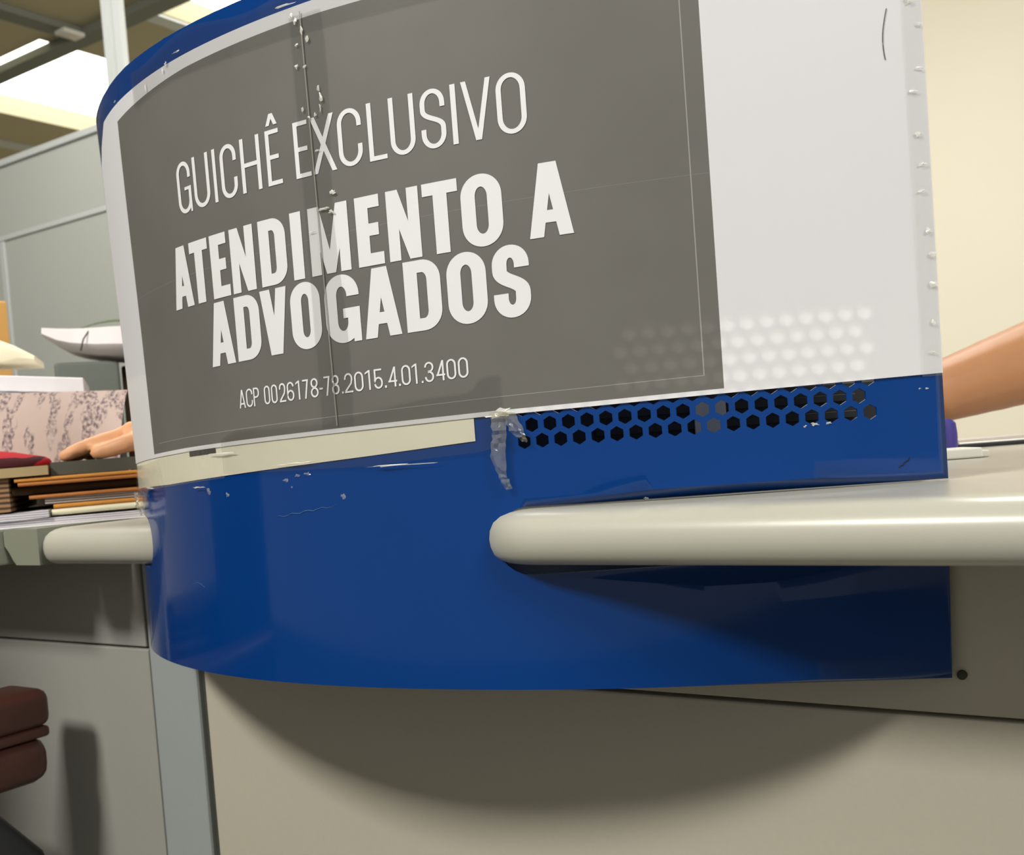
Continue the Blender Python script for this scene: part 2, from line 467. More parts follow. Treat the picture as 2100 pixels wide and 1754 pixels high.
def glyph(ch, w, h, vw, hw, bold):
    Q = []
    if ch == 'I': return rect(0, w, 0, h)
    if ch in 'A':
        lw = vw * (.93 if bold else 1.0)
        ap = lw * .62 if bold else lw * .58
        Q += quad((0, 0), (lw, 0), (w / 2 + ap, h), (w / 2 - ap, h), 6) if False else []
        a0, a1 = w / 2 - ap, w / 2 - ap + lw * 1.02
        Q += quad((0, 0), (lw, 0), (a1, h), (a0, h), 3)
        Q += quad((w - lw, 0), (w, 0), (w - a0, h), (w - a1, h), 3)
        yb = .19 * h
        xb = lambda y: lw * .6 + (a0 + .0) * y / h
        Q += rect(xb(yb), w - xb(yb), yb, yb + hw * (.95 if bold else 1))
    elif ch == 'V':
        lw = vw * .98; ap = lw * .58
        a0 = w / 2 - ap
        Q += quad((a0, 0), (a0 + lw * 1.02, 0), (lw, h), (0, h), 3)
        Q += quad((w - a0 - lw * 1.02, 0), (w - a0, 0), (w, h), (w - lw, h), 3)
    elif ch == 'X':
        lw = vw * 1.1
        Q += quad((0, 0), (lw, 0), (w, h), (w - lw, h), 3) + quad((w - lw, 0), (w, 0), (lw, h), (0, h), 3)
    elif ch in 'EÊ':
        Q += rect(0, vw, 0, h) + rect(vw * .9, w * .93, h - hw, h) + rect(vw * .9, w, 0, hw) + rect(vw * .9, w * .86, h * .5 - hw * .42, h * .5 + hw * .58)
        if ch == 'Ê':
            t = vw * .95
            Q += quad((w * .10, h * 1.08), (w * .10 + t, h * 1.08), (w * .5 + t * .5, h * 1.29), (w * .5 - t * .5, h * 1.29))
            Q += quad((w * .90 - t, h * 1.08), (w * .90, h * 1.08), (w * .5 + t * .5, h * 1.29), (w * .5 - t * .5, h * 1.29))
    elif ch == 'T':
        Q += rect(0, w, h - hw, h) + rect(w / 2 - vw / 2, w / 2 + vw / 2, 0, h - hw * .9)
    elif ch == 'L':
        Q += rect(0, vw, 0, h) + rect(vw * .9, w, 0, hw)
    elif ch == 'H':
        Q += rect(0, vw, 0, h) + rect(w - vw, w, 0, h) + rect(vw * .9, w - vw * .9, h * .5 - hw / 2, h * .5 + hw / 2)
    elif ch == 'N':
        lw = vw * .85
        Q += rect(0, lw, 0, h) + rect(w - lw, w, 0, h) + quad((w - lw * 1.05, 0), (w - lw * .1, 0), (lw * 1.05, h), (0, h), 4)
    elif ch == 'M':
        lw = vw * .84
        Q += rect(0, lw, 0, h) + rect(w - lw, w, 0, h)
        t = lw * .44
        Q += quad((w / 2 - t, 0), (w / 2 + t, 0), (lw * 1.12, h), (0, h), 4) + quad((w / 2 - t, 0), (w / 2 + t, 0), (w, h), (w - lw * 1.12, h), 4)
    elif ch in 'O0':
        Q += stroke(rr(w, h, vw, hw, ['TR', 'TL', 'BL', 'BR']), vw, hw, True)
    elif ch == 'C':
        Q += stroke(rr(w, h, vw, hw, [('R', h * .67), 'TR', 'TL', 'BL', 'BR', ('R', h * .36)]), vw, hw)
    elif ch == 'G':
        Q += stroke(rr(w, h, vw, hw, [('R', h * .67), 'TR', 'TL', 'BL', 'BR', ('R', h * .46)]), vw, hw)
        Q += rect(w * .52, w - vw * .5, h * .50 - hw * .8, h * .50) + rect(w - vw, w, h * .2, h * .50) + rect(w - vw * .62, w, 0, h * .3)
    elif ch == 'D':
        Q += rect(0, vw, 0, h)
        Q += stroke(rr(w, h, vw, hw, [('T', vw * .5), 'TR-', 'BR-', ('B', vw * .5)], r=(w - vw) * .55), vw, hw)
    elif ch == 'U':
        Q += stroke(rr(w, h, vw, hw, [('L', h), 'BL', 'BR', ('R', h)]), vw, hw)
    elif ch == 'S':
        up = rr(w, h, vw, hw, [('R', h * .68), 'TR', 'TL'])
        lo = rr(w, h, vw, hw, ['BR-', 'BL-', ('L', h * .34)])
        a, b = up[-1], lo[0]
        y1, y2 = h * .66, h * .34
        a = (a[0], y1); b = (b[0], y2)
        sp = []
        for i in range(1, 16):
            t = i / 16
            c1, c2 = (a[0], h * .50), (b[0], h * .50)
            q = [(1 - t) ** 3, 3 * t * (1 - t) ** 2, 3 * t * t * (1 - t), t ** 3]
            sp.append((q[0] * a[0] + q[1] * c1[0] + q[2] * c2[0] + q[3] * b[0], q[0] * a[1] + q[1] * c1[1] + q[2] * c2[1] + q[3] * b[1]))
        Q += stroke(up + [a] + sp + [b] + lo, vw, hw)
    elif ch == 'P':
        Q += rect(0, vw, 0, h)
        Q += stroke(rr(w, h * .56, vw, hw, [('T', vw * .5), 'TR-', 'BR-', ('B', vw * .5)], y0=h * .44), vw, hw)
    elif ch == '1':
        Q += rect(w - vw, w, 0, h) + quad((0, h * .80), (w - vw, h * .90), (w - vw, h), (0, h * .89), 1)
    elif ch == '2':
        up = rr(w, h, vw, hw, [('L', h * .68), 'TL-', 'TR-', ('R', h * .66)])
        Q += stroke(up + [(w * .80, h * .46), (vw * .55, hw)], vw, hw * 1.1) + rect(0, w, 0, hw)
    elif ch == '3':
        Q += stroke(rr(w, h * .52, vw, hw, [('L', h * .26), 'TL-', 'TR-', 'BR-', ('B', w * .35)], y0=h * .48), vw, hw)
        Q += stroke(rr(w, h * .54, vw, hw, [('T', w * .35), 'TR-', 'BR-', 'BL-', ('L', h * .27)]), vw, hw)
    elif ch == '4':
        Q += rect(w * .68, w * .68 + vw, 0, h) + rect(0, w, h * .24, h * .24 + hw) + quad((0, h * .24), (vw * 1.1, h * .24), (w * .68 + vw, h), (w * .68, h), 2)
    elif ch == '5':
        Q += rect(vw * .3, w * .92, h - hw, h) + rect(vw * .2, vw * 1.2, h * .50, h)
        Q += stroke(rr(w, h * .60, vw, hw, [('L', h * .50), 'TL-', 'TR-', 'BR-', 'BL-', ('L', h * .24)]), vw, hw)
    elif ch == '6':
        Q += stroke(rr(w, h * .58, vw, hw, ['TR', 'TL', 'BL', 'BR']), vw, hw, True)
        Q += stroke(rr(w, h, vw, hw, [('R', h * .74), 'TR', 'TL', ('L', h * .28)]), vw, hw)
    elif ch == '7':
        Q += rect(0, w, h - hw, h) + quad((w * .28, 0), (w * .28 + vw * 1.05, 0), (w, h - hw * .5), (w - vw * 1.05, h - hw * .5), 2)
    elif ch == '8':
        Q += stroke(rr(w, h * .53, vw, hw, ['TR', 'TL', 'BL', 'BR']), vw, hw, True)
        Q += stroke(rr(w * .92, h * .51, vw, hw, ['TR', 'TL', 'BL', 'BR'], x0=w * .04, y0=h * .49), vw, hw, True)
    elif ch == '-':
        Q += rect(0, w, h * .36, h * .36 + hw)
    elif ch == '.':
        Q += rect(0, w, 0, w * 1.05)
    return Q

L1 = [('G', 0.3186, 0.3357), ('U', 0.3392, 0.3575), ('I', 0.3622, 0.3655), ('C', 0.3703, 0.387), ('H', 0.3914, 0.4101), ('Ê', 0.4158, 0.4288), ('E', 0.4407, 0.4536), ('X', 0.4551, 0.4743), ('C', 0.4766, 0.495), ('L', 0.4997, 0.5128), ('U', 0.5159, 0.5338), ('S', 0.5382, 0.5553), ('I', 0.5595, 0.5631), ('V', 0.5669, 0.5866), ('O', 0.5897, 0.6087)]
L2 = [('A', 0.3003, 0.3265), ('T', 0.3255, 0.3478), ('E', 0.3508, 0.3702), ('N', 0.373, 0.3967), ('D', 0.4021, 0.4266), ('I', 0.4316, 0.4411), ('M', 0.4472, 0.4792), ('E', 0.4851, 0.5048), ('N', 0.5087, 0.5321), ('T', 0.5349, 0.5594), ('O', 0.5612, 0.5886), ('A', 0.6049, 0.6329)]
L3 = [('A', 0.3419, 0.3691), ('D', 0.3719, 0.3968), ('V', 0.3985, 0.4233), ('O', 0.4261, 0.4517), ('G', 0.4555, 0.483), ('A', 0.4859, 0.5134), ('D', 0.5173, 0.5432), ('O', 0.5476, 0.5745), ('S', 0.5787, 0.6029)]
L4 = [('A', 0.3687, 0.3754), ('C', 0.3763, 0.3832), ('P', 0.384, 0.3899), ('0', 0.3948, 0.4006), ('0', 0.4018, 0.4077), ('2', 0.4095, 0.4154), ('6', 0.4167, 0.4231), ('1', 0.4247, 0.4283), ('7', 0.4309, 0.436), ('8', 0.4378, 0.4444), ('-', 0.4453, 0.4482), ('7', 0.4493, 0.4544), ('8', 0.4559, 0.4619), ('.', 0.4637, 0.465), ('2', 0.4661, 0.4727), ('0', 0.4741, 0.4812), ('1', 0.4826, 0.4866), ('5', 0.4894, 0.496), ('.', 0.4974, 0.4989), ('4', 0.5002, 0.5068), ('.', 0.5079, 0.5093), ('0', 0.5102, 0.5169), ('1', 0.518, 0.5217), ('.', 0.5246, 0.5259), ('3', 0.5271, 0.5337), ('4', 0.5353, 0.5416), ('0', 0.5427, 0.5494), ('0', 0.5508, 0.5578)]

# ------------------------------------------------------------------ old cream sheet under the sign
M_CREAM = mat('cream_paper', (218, 215, 194), .55, .4, noise=(30, .03))
def cream_lo(s): return interp(s, (.13, .186, .256, .396, .481, .558), (.0262, .0277, .0296, .0367, .0409, .0454))
old = root('old_paper_notice', surf(.34, .03), 'cream paper notice showing as a strip below the grey sign, taped to blue panel', 'notice')
obj('sheet', patch(.137, .5585, cream_lo, lambda s: .12, .0006, 60, 10, .00012), M_CREAM, old)
M_INK = mat('black_ink', (44, 42, 38), .6, .3)
obj('printed_bar', patch(.297, .3345, lambda s: .0500 + .03 * (s - .297), lambda s: .075, .0009, 8, 2), M_INK, old)
obj('printed_bar', patch(.430, .457, lambda s: .0590, lambda s: .075, .0009, 8, 2), M_INK, old)

# ------------------------------------------------------------------ the paper sign
def p_lo(s): return interp(s, (.13, .297, .3675, .568, .635, .692, .852), (.0480, .0542, .0560, .0606, .0615, .0626, .0656))
def p_hi(s): return interp(s, (.15, .19, .227, .282, .3185, .394, .465, .60, .852), (.3285, .3340, .3364, .3387, .3403, .3429, .3453, .3470, .3480))

def sign_material():
    m = bpy.data.materials.new('printed_paper')
    m.use_nodes = True
    nt = m.node_tree; nd = nt.nodes; lk = nt.links
    p = nd['Principled BSDF']
    tc = nd.new('ShaderNodeTexCoord')
    sx = nd.new('ShaderNodeSeparateXYZ'); lk.new(tc.outputs['UV'], sx.inputs[0])
    s_, v_ = sx.outputs['X'], sx.outputs['Y']
    def mth(op, a, b=0, c=None):
        n = nd.new('ShaderNodeMath'); n.operation = op
        for i, q in enumerate((a, b) if c is None else (a, b, c)):
            if hasattr(q, 'is_linked'): lk.new(q, n.inputs[i])
            else: n.inputs[i].default_value = q
        return n.outputs[0]
    def band(x, a, b): return mth('MULTIPLY', mth('GREATER_THAN', x, a), mth('LESS_THAN', x, b))
    topv = mth('MULTIPLY_ADD', mth('MINIMUM', mth('MAXIMUM', mth('SUBTRACT', .34, s_), 0), .12), -.13, .9675)
    grey = mth('MULTIPLY', band(s_, .228, .7172), mth('MULTIPLY', mth('GREATER_THAN', v_, .0105), mth('LESS_THAN', v_, topv)))
    l1 = mth('MULTIPLY', band(s_, .7054, .7061), mth('GREATER_THAN', v_, .043))
    l2 = mth('MULTIPLY', band(s_, .243, .7061), band(mth('SUBTRACT', v_, mth('MULTIPLY', s_, .0102)), .0343, .0356))
    l3 = mth('MULTIPLY', band(s_, .23, .7172), band(mth('SUBTRACT', v_, mth('MULTIPLY', s_, .035)), .4435, .4445))
    ln = mth('MAXIMUM', mth('MULTIPLY', mth('MAXIMUM', l1, l2), .34), mth('MULTIPLY', l3, .12))
    nz = nd.new('ShaderNodeTexNoise'); nz.inputs['Scale'].default_value = 14; nz.inputs['Detail'].default_value = 6
    lk.new(tc.outputs['Object'], nz.inputs['Vector'])
    g1 = nd.new('ShaderNodeMix'); g1.data_type = 'RGBA'
    g1.inputs[6].default_value = lin((110, 108, 103)); g1.inputs[7].default_value = lin((124, 122, 117))
    lk.new(nz.outputs['Fac'], g1.inputs[0])
    g2 = nd.new('ShaderNodeMix'); g2.data_type = 'RGBA'
    lk.new(ln, g2.inputs[0]); lk.new(g1.outputs[2], g2.inputs[6]); g2.inputs[7].default_value = lin((225, 225, 222))
    fin = nd.new('ShaderNodeMix'); fin.data_type = 'RGBA'
    lk.new(grey, fin.inputs[0]); fin.inputs[6].default_value = lin((236, 236, 238)); lk.new(g2.outputs[2], fin.inputs[7])
    lk.new(fin.outputs[2], p.inputs['Base Color'])
    p.inputs['Roughness'].default_value = .55
    p.inputs['Specular IOR Level'].default_value = .35
    b = nd.new('ShaderNodeBump'); b.inputs['Strength'].default_value = .12; b.inputs['Distance'].default_value = .003
    nb = nd.new('ShaderNodeTexNoise'); nb.inputs['Scale'].default_value = 9; lk.new(tc.outputs['Object'], nb.inputs['Vector'])
    lk.new(nb.outputs['Fac'], b.inputs['Height']); lk.new(b.outputs['Normal'], p.inputs['Normal'])
    tr = nd.new('ShaderNodeBsdfTranslucent'); lk.new(fin.outputs[2], tr.inputs['Color'])
    mx = nd.new('ShaderNodeMixShader'); mx.inputs[0].default_value = .28
    lk.new(p.outputs[0], mx.inputs[1]); lk.new(tr.outputs[0], mx.inputs[2])
    lk.new(mx.outputs[0], nd['Material Output'].inputs[0])
    return m
M_SIGN = sign_material()
sign = root('paper_sign', surf(.5, .05), 'white paper sign with dark grey field and white capitals, taped to the blue panel', 'sign')
def left_edge(v): return interp(v, (0, .5, .93, 1), (.138, .146, .153, .188))
obj('sheet', patch(left_edge, SMAX - .0004, p_lo, p_hi, .0014, 150, 24), M_SIGN, sign)

M_LET = mat('white_print', (216, 217, 218), .6, .3)
def text(L, base, cap, vw, hw, bold, label):
    bm = bmesh.new()
    for ch, s0, s1 in L:
        b0 = base[0] * s0 + base[1]
        h = cap
        for q in glyph(ch, s1 - s0, h, vw, hw, bold):
            try:
                bm.faces.new([bm.verts.new(surf(s0 + x, b0 + y + base[0] * x, .0018)) for x, y in q])
            except ValueError:
                pass
    for f in bm.faces:
        f.normal_update()
        if f.normal.y > 0: f.normal_flip()
    o = obj('lettering', bm, M_LET, sign, smooth=False)
    o['label'] = label
text(L1, (.0195, .2229), .0375, .0034, .0029, False, 'thin white line reading GUICHÊ EXCLUSIVO')
text(L2, (.0236, .1541), .0455, .0097, .0080, True, 'bold white line reading ATENDIMENTO A')
text(L3, (.0289, .1041), .0455, .0097, .0080, True, 'bold white line reading ADVOGADOS')
text(L4, (.0263, .0719), .0131, .00128, .00118, False, 'small white line reading ACP 0026178-78.2015.4.01.3400')

# ------------------------------------------------------------------ clear adhesive tape
def tape_material(name, tint, haze, scale, strength):
    m = bpy.data.materials.new(name)
    m.use_nodes = True
    nt = m.node_tree; nd = nt.nodes; lk = nt.links
    nd.remove(nd['Principled BSDF'])
    tr = nd.new('ShaderNodeBsdfTransparent'); tr.inputs[0].default_value = tint
    gl = nd.new('ShaderNodeBsdfGlossy'); gl.inputs['Roughness'].default_value = .12; gl.inputs['Color'].default_value = (1, 1, .96, 1)
    df = nd.new('ShaderNodeBsdfDiffuse'); df.inputs[0].default_value = (.75, .74, .68, 1)
    tc = nd.new('ShaderNodeTexCoord')
    nz = nd.new('ShaderNodeTexNoise'); nz.inputs['Scale'].default_value = scale; nz.inputs['Detail'].default_value = 3
    lk.new(tc.outputs['Object'], nz.inputs['Vector'])
    b = nd.new('ShaderNodeBump'); b.inputs['Strength'].default_value = strength; b.inputs['Distance'].default_value = .0006
    lk.new(nz.outputs['Fac'], b.inputs['Height']); lk.new(b.outputs['Normal'], gl.inputs['Normal'])
    fr = nd.new('ShaderNodeFresnel'); fr.inputs['IOR'].default_value = 1.45
    lk.new(b.outputs['Normal'], fr.inputs['Normal'])
    ge = nd.new('ShaderNodeNewGeometry')                # same reflectance from both sides of the thin film
    mi = nd.new('ShaderNodeMath'); mi.operation = 'MULTIPLY_ADD'
    lk.new(ge.outputs['Backfacing'], mi.inputs[0]); mi.inputs[1].default_value = 1 / 1.45 - 1.45; mi.inputs[2].default_value = 1.45
    lk.new(mi.outputs[0], fr.inputs['IOR'])
    m1 = nd.new('ShaderNodeMixShader'); m1.inputs[0].default_value = haze
    lk.new(tr.outputs[0], m1.inputs[1]); lk.new(df.outputs[0], m1.inputs[2])
    m2 = nd.new('ShaderNodeMixShader')
    lk.new(fr.outputs[0], m2.inputs[0]); lk.new(m1.outputs[0], m2.inputs[1]); lk.new(gl.outputs[0], m2.inputs[2])
    lk.new(m2.outputs[0], nd['Material Output'].inputs[0])
    return m
M_TAPE = tape_material('clear_tape', (.885, .885, .88, 1), .008, 90, .35)
M_TAPE2 = tape_material('hazy_tape', (.975, .975, .97, 1), .05, 120, .5)
M_BUB = tape_material('pale_tape_flecks', (.98, .98, .98, 1), .55, 500, .4)  # pale diffuse haze stands in for glints on the bubbled tape
M_CRUMP = tape_material('crumpled_tape', (.84, .82, .74, 1), .13, 260, 1.0)

c = lambda v: (lambda s: v)
obj('tape', patch(lambda v: .4455, lambda v: .4705 + .002 * math.sin(9 * v), lambda s: .062, lambda s: .338, .0022, 8, 60, .0003, 1), M_TAPE, sign)
obj('tape', patch(.8375, SMAX - .0003, lambda s: .064, lambda s: .3475, .0021, 6, 60, .0004, 5), M_TAPE2, sign)
obj('tape', patch(.268, .62, lambda s: interp(s, (.268, .32, .46, .62), (.3215, .3265, .3255, .3265)), lambda s: ztop(s) - .003 - .004 * (1 + math.sin(50 * s)), .0024, 60, 6, .0004, 2), M_TAPE, sign)
obj('tape', patch(.345, .5785, lambda s: interp(s, (.345, .48, .56, .5785), (.0352, .034, .038, .041)), lambda s: interp(s, (.345, .36, .45, .50, .53, .558, .566, .5785), (.060, .066, .066, .0735, .0765, .077, .0865, .0865)), .0024, 50, 8, .0004, 8), M_TAPE, sign)
obj('tape', patch(.142, .345, lambda s: interp(s, (.142, .18, .205, .345), (.004, .006, .0255, .0325)), lambda s: interp(s, (.142, .20, .345), (.046, .047, .059)), .0022, 40, 6, .00025, 4), M_TAPE2, sign)

# pale seam line where the two halves of the sign meet
obj('seam', patch(lambda v: .4546 + .0030 * (1 - v), lambda v: .4553 + .0030 * (1 - v), lambda s: .063, lambda s: .340, .0027, 1, 40), mat('seam_edge', (132, 128, 118), .5, .3), sign)

def flake(bm, s, z, rx, rz, off=.0027, k=9):
    P = []
    for i in range(k):
        a = 2 * PI * i / k
        r = random.uniform(.35, 1.15)
        P.append(bm.verts.new(surf(s + rx * r * math.cos(a), z + rz * r * math.sin(a), off + random.uniform(0, .0005))))
    cpt = bm.verts.new(surf(s, z, off + .0006))
    for i in range(k):
        f = bm.faces.new((cpt, P[i], P[(i + 1) % k]))
        f.normal_update()
        if f.normal.y > 0: f.normal_flip()
for s, z, rx, rz in [(.4475, .3385, .003, .003), (.4505, .334, .0025, .003), (.4555, .3275, .002, .004), (.4600, .3205, .003, .003), (.4500, .3185, .003, .002), (.4490, .3045, .0025, .003), (.4560, .3030, .002, .002),
                     (.4650, .2875, .002, .005), (.4665, .2810, .0025, .005), (.4515, .2760, .0015, .003), (.4560, .2695, .0022, .0012), (.4610, .2705, .002, .0018), (.4655, .2740, .0012, .004), (.4600, .2470, .0035, .0012),
                     (.3150, .3365, .0012, .005), (.2890, .3320, .001, .005), (.3340, .3445, .007, .0012), (.3200, .3400, .004, .002), (.4440, .0930, .002, .001), (.4580, .0925, .001, .0015), (.2310, .3380, .004, .0016), (.4430, .3465, .014, .0012)]:
    bm = bmesh.new()
    flake(bm, s, z, rx * .8, rz * .8)
    obj('bubble_glint', bm, M_BUB, sign, smooth=False)  # pale flecks painted where the bubbled tape glints
for q in range(14):
    bm = bmesh.new()
    flake(bm, .8465 + random.uniform(-.005, .003), .08 + q * .019 + random.uniform(-.005, .005), .003, random.uniform(.001, .003))
    obj('bubble_glint', bm, M_BUB, sign, smooth=False)
M_CREASE = tape_material('tape_crease', (.9, .9, .86, 1), .72, 500, .6)
for s, z, rx, rz in [(.4625, .2080, .0055, .0012), (.4680, .2050, .0030, .0016), (.575, .0605, .008, .0018), (.5800, .0625, .006, .003), (.470, .2175, .003, .002), (.451, .194, .003, .0006), (.31, .0265, .012, .0008), (.21, .0275, .016, .0011), (.42, .0395, .02, .0009), (.345, .0505, .02, .001), (.50, .0335, .03, .0007)]:
    bm = bmesh.new()
    flake(bm, s, z, rx, rz, .0028, 16)
    obj('crease', bm, M_CREASE, sign, smooth=False)

# crumpled loose tape end hanging below the sign
def crumple(path, wid, seed, nz=22):
    rnd = random.Random(seed)
    bm = bmesh.new()
    rows = []
    for i in range(nz + 1):
        t = i / nz
        s = interp(t, [q / (len(path) - 1) for q in range(len(path))], [p[0] for p in path])
        z = interp(t, [q / (len(path) - 1) for q in range(len(path))], [p[1] for p in path])
        w = interp(t, [q / (len(wid) - 1) for q in range(len(wid))], wid)
        rows.append([bm.verts.new(surf(s + (j / 4 - .5) * w + rnd.uniform(-.0006, .0006), z + rnd.uniform(-.0005, .0005), .0030 + rnd.uniform(0, .0035) * (1 if j in (1, 3) else .5) + .002 * math.sin(3 * t))) for j in range(5)])
    for a, b in zip(rows, rows[1:]):
        for j in range(4): bm.faces.new((a[j], a[j + 1], b[j + 1], b[j]))
    bmesh.ops.recalc_face_normals(bm, faces=bm.faces)
    return bm
tag(obj('tape_end', crumple([(.577, .063), (.5765, .050), (.5745, .035), (.5765, .022), (.5795, .0134)], [.012, .009, .010, .006, .0045], 11), M_CRUMP, sign, sharp=20), 'crumpled hanging tape end')
tag(obj('tape_end', crumple([(.583, .062), (.588, .050), (.5925, .0425)], [.008, .009, .004], 5, 10), M_CRUMP, sign, sharp=20), 'short crumpled tape end')
tag(obj('tape_end', crumple([(.1600, .024), (.172, .014), (.181, .004)], [.020, .016, .010], 21, 12), M_CRUMP, sign, sharp=20), 'wrinkled tape end at the lower left corner')

M_RES = tape_material('tape_residue', (.95, .97, 1, 1), .22, 600, .4)
# bits of old tape, a hair on the sign and small marks on the blue panel
for s, z, rx, rz in [(.3208, .0230, .0035, .0028), (.3444, .0195, .003, .003), (.4075, .0282, .003, .0022), (.4183, .0311, .003, .0016), (.4281, .0316, .004, .0018), (.4569, .0148, .0022, .0022), (.4129, .0228, .0012, .001), (.7703, .0402, .0035, .0013), (.7792, .0401, .003, .0009), (.7643, .0392, .0014, .0008), (.8362, .0570, .0014, .0007), (.8408, .0567, .0012, .0007), (.6655, .0022, .0018, .0012)]:
    bm = bmesh.new()
    flake(bm, s, z, rx, rz, .0004, 10)
    obj('tape_residue', bm, M_RES if s < .7 else M_BUB, blue, smooth=False)
M_SCR = mat('scratch_pale', (52, 92, 140), .6, .3)
obj('scratch', tube([surf(.394 + .0562 * i / 14, .0020 + .0067 * i / 14 + .0007 * math.sin(i * 1.9), .0001) for i in range(15)], [.0001 + .0003 * math.sin(PI * i / 14) for i in range(15)], 5), M_SCR, blue)
obj('scratch', tube([surf(.283 + .0195 * i / 8, -.0494 + .0022 * math.sin(i * .45), .0001) for i in range(9)], .0002, 5), M_SCR, blue)
obj('scratch', tube([surf(.8205 + .007 * i / 6, .0095 + .0055 * i / 6 + .0006 * math.sin(i * 2.3), .0001) for i in range(7)], .0004, 5), mat('scratch_dark', (24, 30, 44), .7, .2), blue)
tag(obj('hair', tube([surf(.8288 - .0034 * math.sin(PI * (i / 14) * .75), .2852 - .0303 * i / 14, .0018) for i in range(15)], .00022, 5), M_INK, sign), 'thin dark curved hair stuck on the white margin')

# ------------------------------------------------------------------ worktops with rounded post-formed front edge
PROF = [(.30, -.0350), (.016, -.0350), (.010, -.0343), (.0055, -.0322), (.0022, -.0285), (.0005, -.0235), (0, -.0185), (.0007, -.0130), (.0030, -.0078), (.0070, -.0040), (.0125, -.0016), (.0185, -.0004), (.0240, 0), (.030, 0)]
def worktop(name, label, uc, u_far, n0, r, nb, dz, flip=1, m=M_TOP):
    """front edge along n = n0 from u_far to the rounded end at uc; flip = +1: the end is on the low-u side"""
    bm = bmesh.new()
    rings = []
    for o, z in PROF:
        o_ = min(o, .28)
        q = [(u_far, n0 + o_)]
        oc = min(o_, r - .002)
        for i in range(13):
            a = -PI / 2 - (PI / 2) * i / 12
            q.append((uc + r + (r - oc) * math.cos(a), n0 + r + (r - oc) * math.sin(a)))
        if o_ > r:                                      # underside ring: square inner corner
            q = [(u_far, n0 + o_)] + [(uc + o_, n0 + o_)] * 13
        q.append((uc + min(o_, .1), nb))
        rings.append([bm.verts.new(un(a, b, z + dz)) for a, b in q])
    for a, b in zip(rings[1:], rings[2:]):
        for i in range(len(a) - 1): bm.faces.new((a[i], a[i + 1], b[i + 1], b[i]))
    top, bot = rings[-1], rings[1]
    c1, c0 = bm.verts.new(un(u_far, nb, dz)), bm.verts.new(un(u_far, nb, dz - .035))
    bm.faces.new(top + [c1]); bm.faces.new((bot + [c0])[::-1])
    bm.faces.new([r_[0] for r_ in rings[1:]] + [c1, c0]); bm.faces.new(([r_[-1] for r_ in rings[1:]] + [c1, c0])[::-1])
    bmesh.ops.delete(bm, geom=rings[0], context='VERTS')
    bmesh.ops.recalc_face_normals(bm, faces=bm.faces)
    return tag(obj(name, bm, m, sharp=30), label, 'worktop')
worktop('worktop', 'long white worktop with rounded front edge, right of the blue panel', -.4225, 2.3, .548, .062, 1.32, 0)
worktop('worktop', 'white worktop end left of the blue panel under the pile of folders', -.953, -.47, .592, .018, 1.25, -.0062)
# grey-green end piece and the desk behind it
prof = [(-1.013, -.0095), (-1.009, -.0068), (-1.005, -.0062), (-.9555, -.0062), (-.9555, -.0415), (-.995, -.0415), (-1.000, -.0370), (-1.006, -.0290), (-1.013, -.0225)]
bm = loft([[un(a, n_, z) for a, z in prof] for n_ in (.597, .695)])
tag(obj('worktop_end_piece', bm, M_TOPG, sharp=60), 'grey-green worktop end piece with cut corner left of the white worktop end', 'end piece')
tag(obj('desk_top', box_un(-1.0145, -.9555, .6955, 1.25, -.0415, -.0062, bm=box_un(-2.4, -1.0150, .585, 1.25, -.0415, -.0062, .002)), M_TOPG, smooth=False), 'desk top carrying the boxes and papers at the far left', 'desk')

# ------------------------------------------------------------------ pile of folders and papers on the left worktop
def sheets_mat(name, col, dark, scale):
    m = mat(name, col, .7, .2)
    nt = m.node_tree
    w = nt.nodes.new('ShaderNodeTexWave'); w.bands_direction = 'Z'
    w.inputs['Scale'].default_value = scale; w.inputs['Distortion'].default_value = 1.2; w.inputs['Detail'].default_value = 2
    tc = nt.nodes.new('ShaderNodeTexCoord')
    mx = nt.nodes.new('ShaderNodeMix'); mx.data_type = 'RGBA'
    mx.inputs[6].default_value = lin(dark); mx.inputs[7].default_value = lin(col)
    nt.links.new(tc.outputs['Object'], w.inputs['Vector']); nt.links.new(w.outputs['Fac'], mx.inputs[0])
    nt.links.new(mx.outputs[2], nt.nodes['Principled BSDF'].inputs['Base Color'])
    return m
F_ORANGE = mat('orange_card', (206, 140, 62), .6, .3, noise=(60, .12))
F_BROWN = mat('brown_card', (176, 112, 58), .6, .3, noise=(60, .12))
F_GAP = mat('gap_shade_brown', (74, 58, 40), .7, .2, noise=(40, .15))  # dark brown that paints the shade inside gaps
F_CREAM = mat('cream_card', (232, 226, 196), .6, .3, noise=(30, .04))
F_SLATE = mat('dark_grey_card', (82, 80, 70), .6, .3, noise=(40, .08))
F_TAN = mat('tan_card', (168, 146, 106), .6, .3, noise=(40, .08))
F_WHITES = sheets_mat('white_sheets', (226, 222, 226), (150, 146, 156), 140)
F_GREYS = sheets_mat('grey_sheets', (205, 200, 196), (110, 102, 96), 130)
F_BROWNS = sheets_mat('brown_edged_sheets', (158, 122, 88), (62, 44, 32), 62)

def turn(bm, pivot, r):
    """rotates a finished shape about a vertical axis"""
    bmesh.ops.rotate(bm, verts=bm.verts, cent=Vector(pivot), matrix=Matrix.Rotation(r, 3, 'Z'))
    return bm

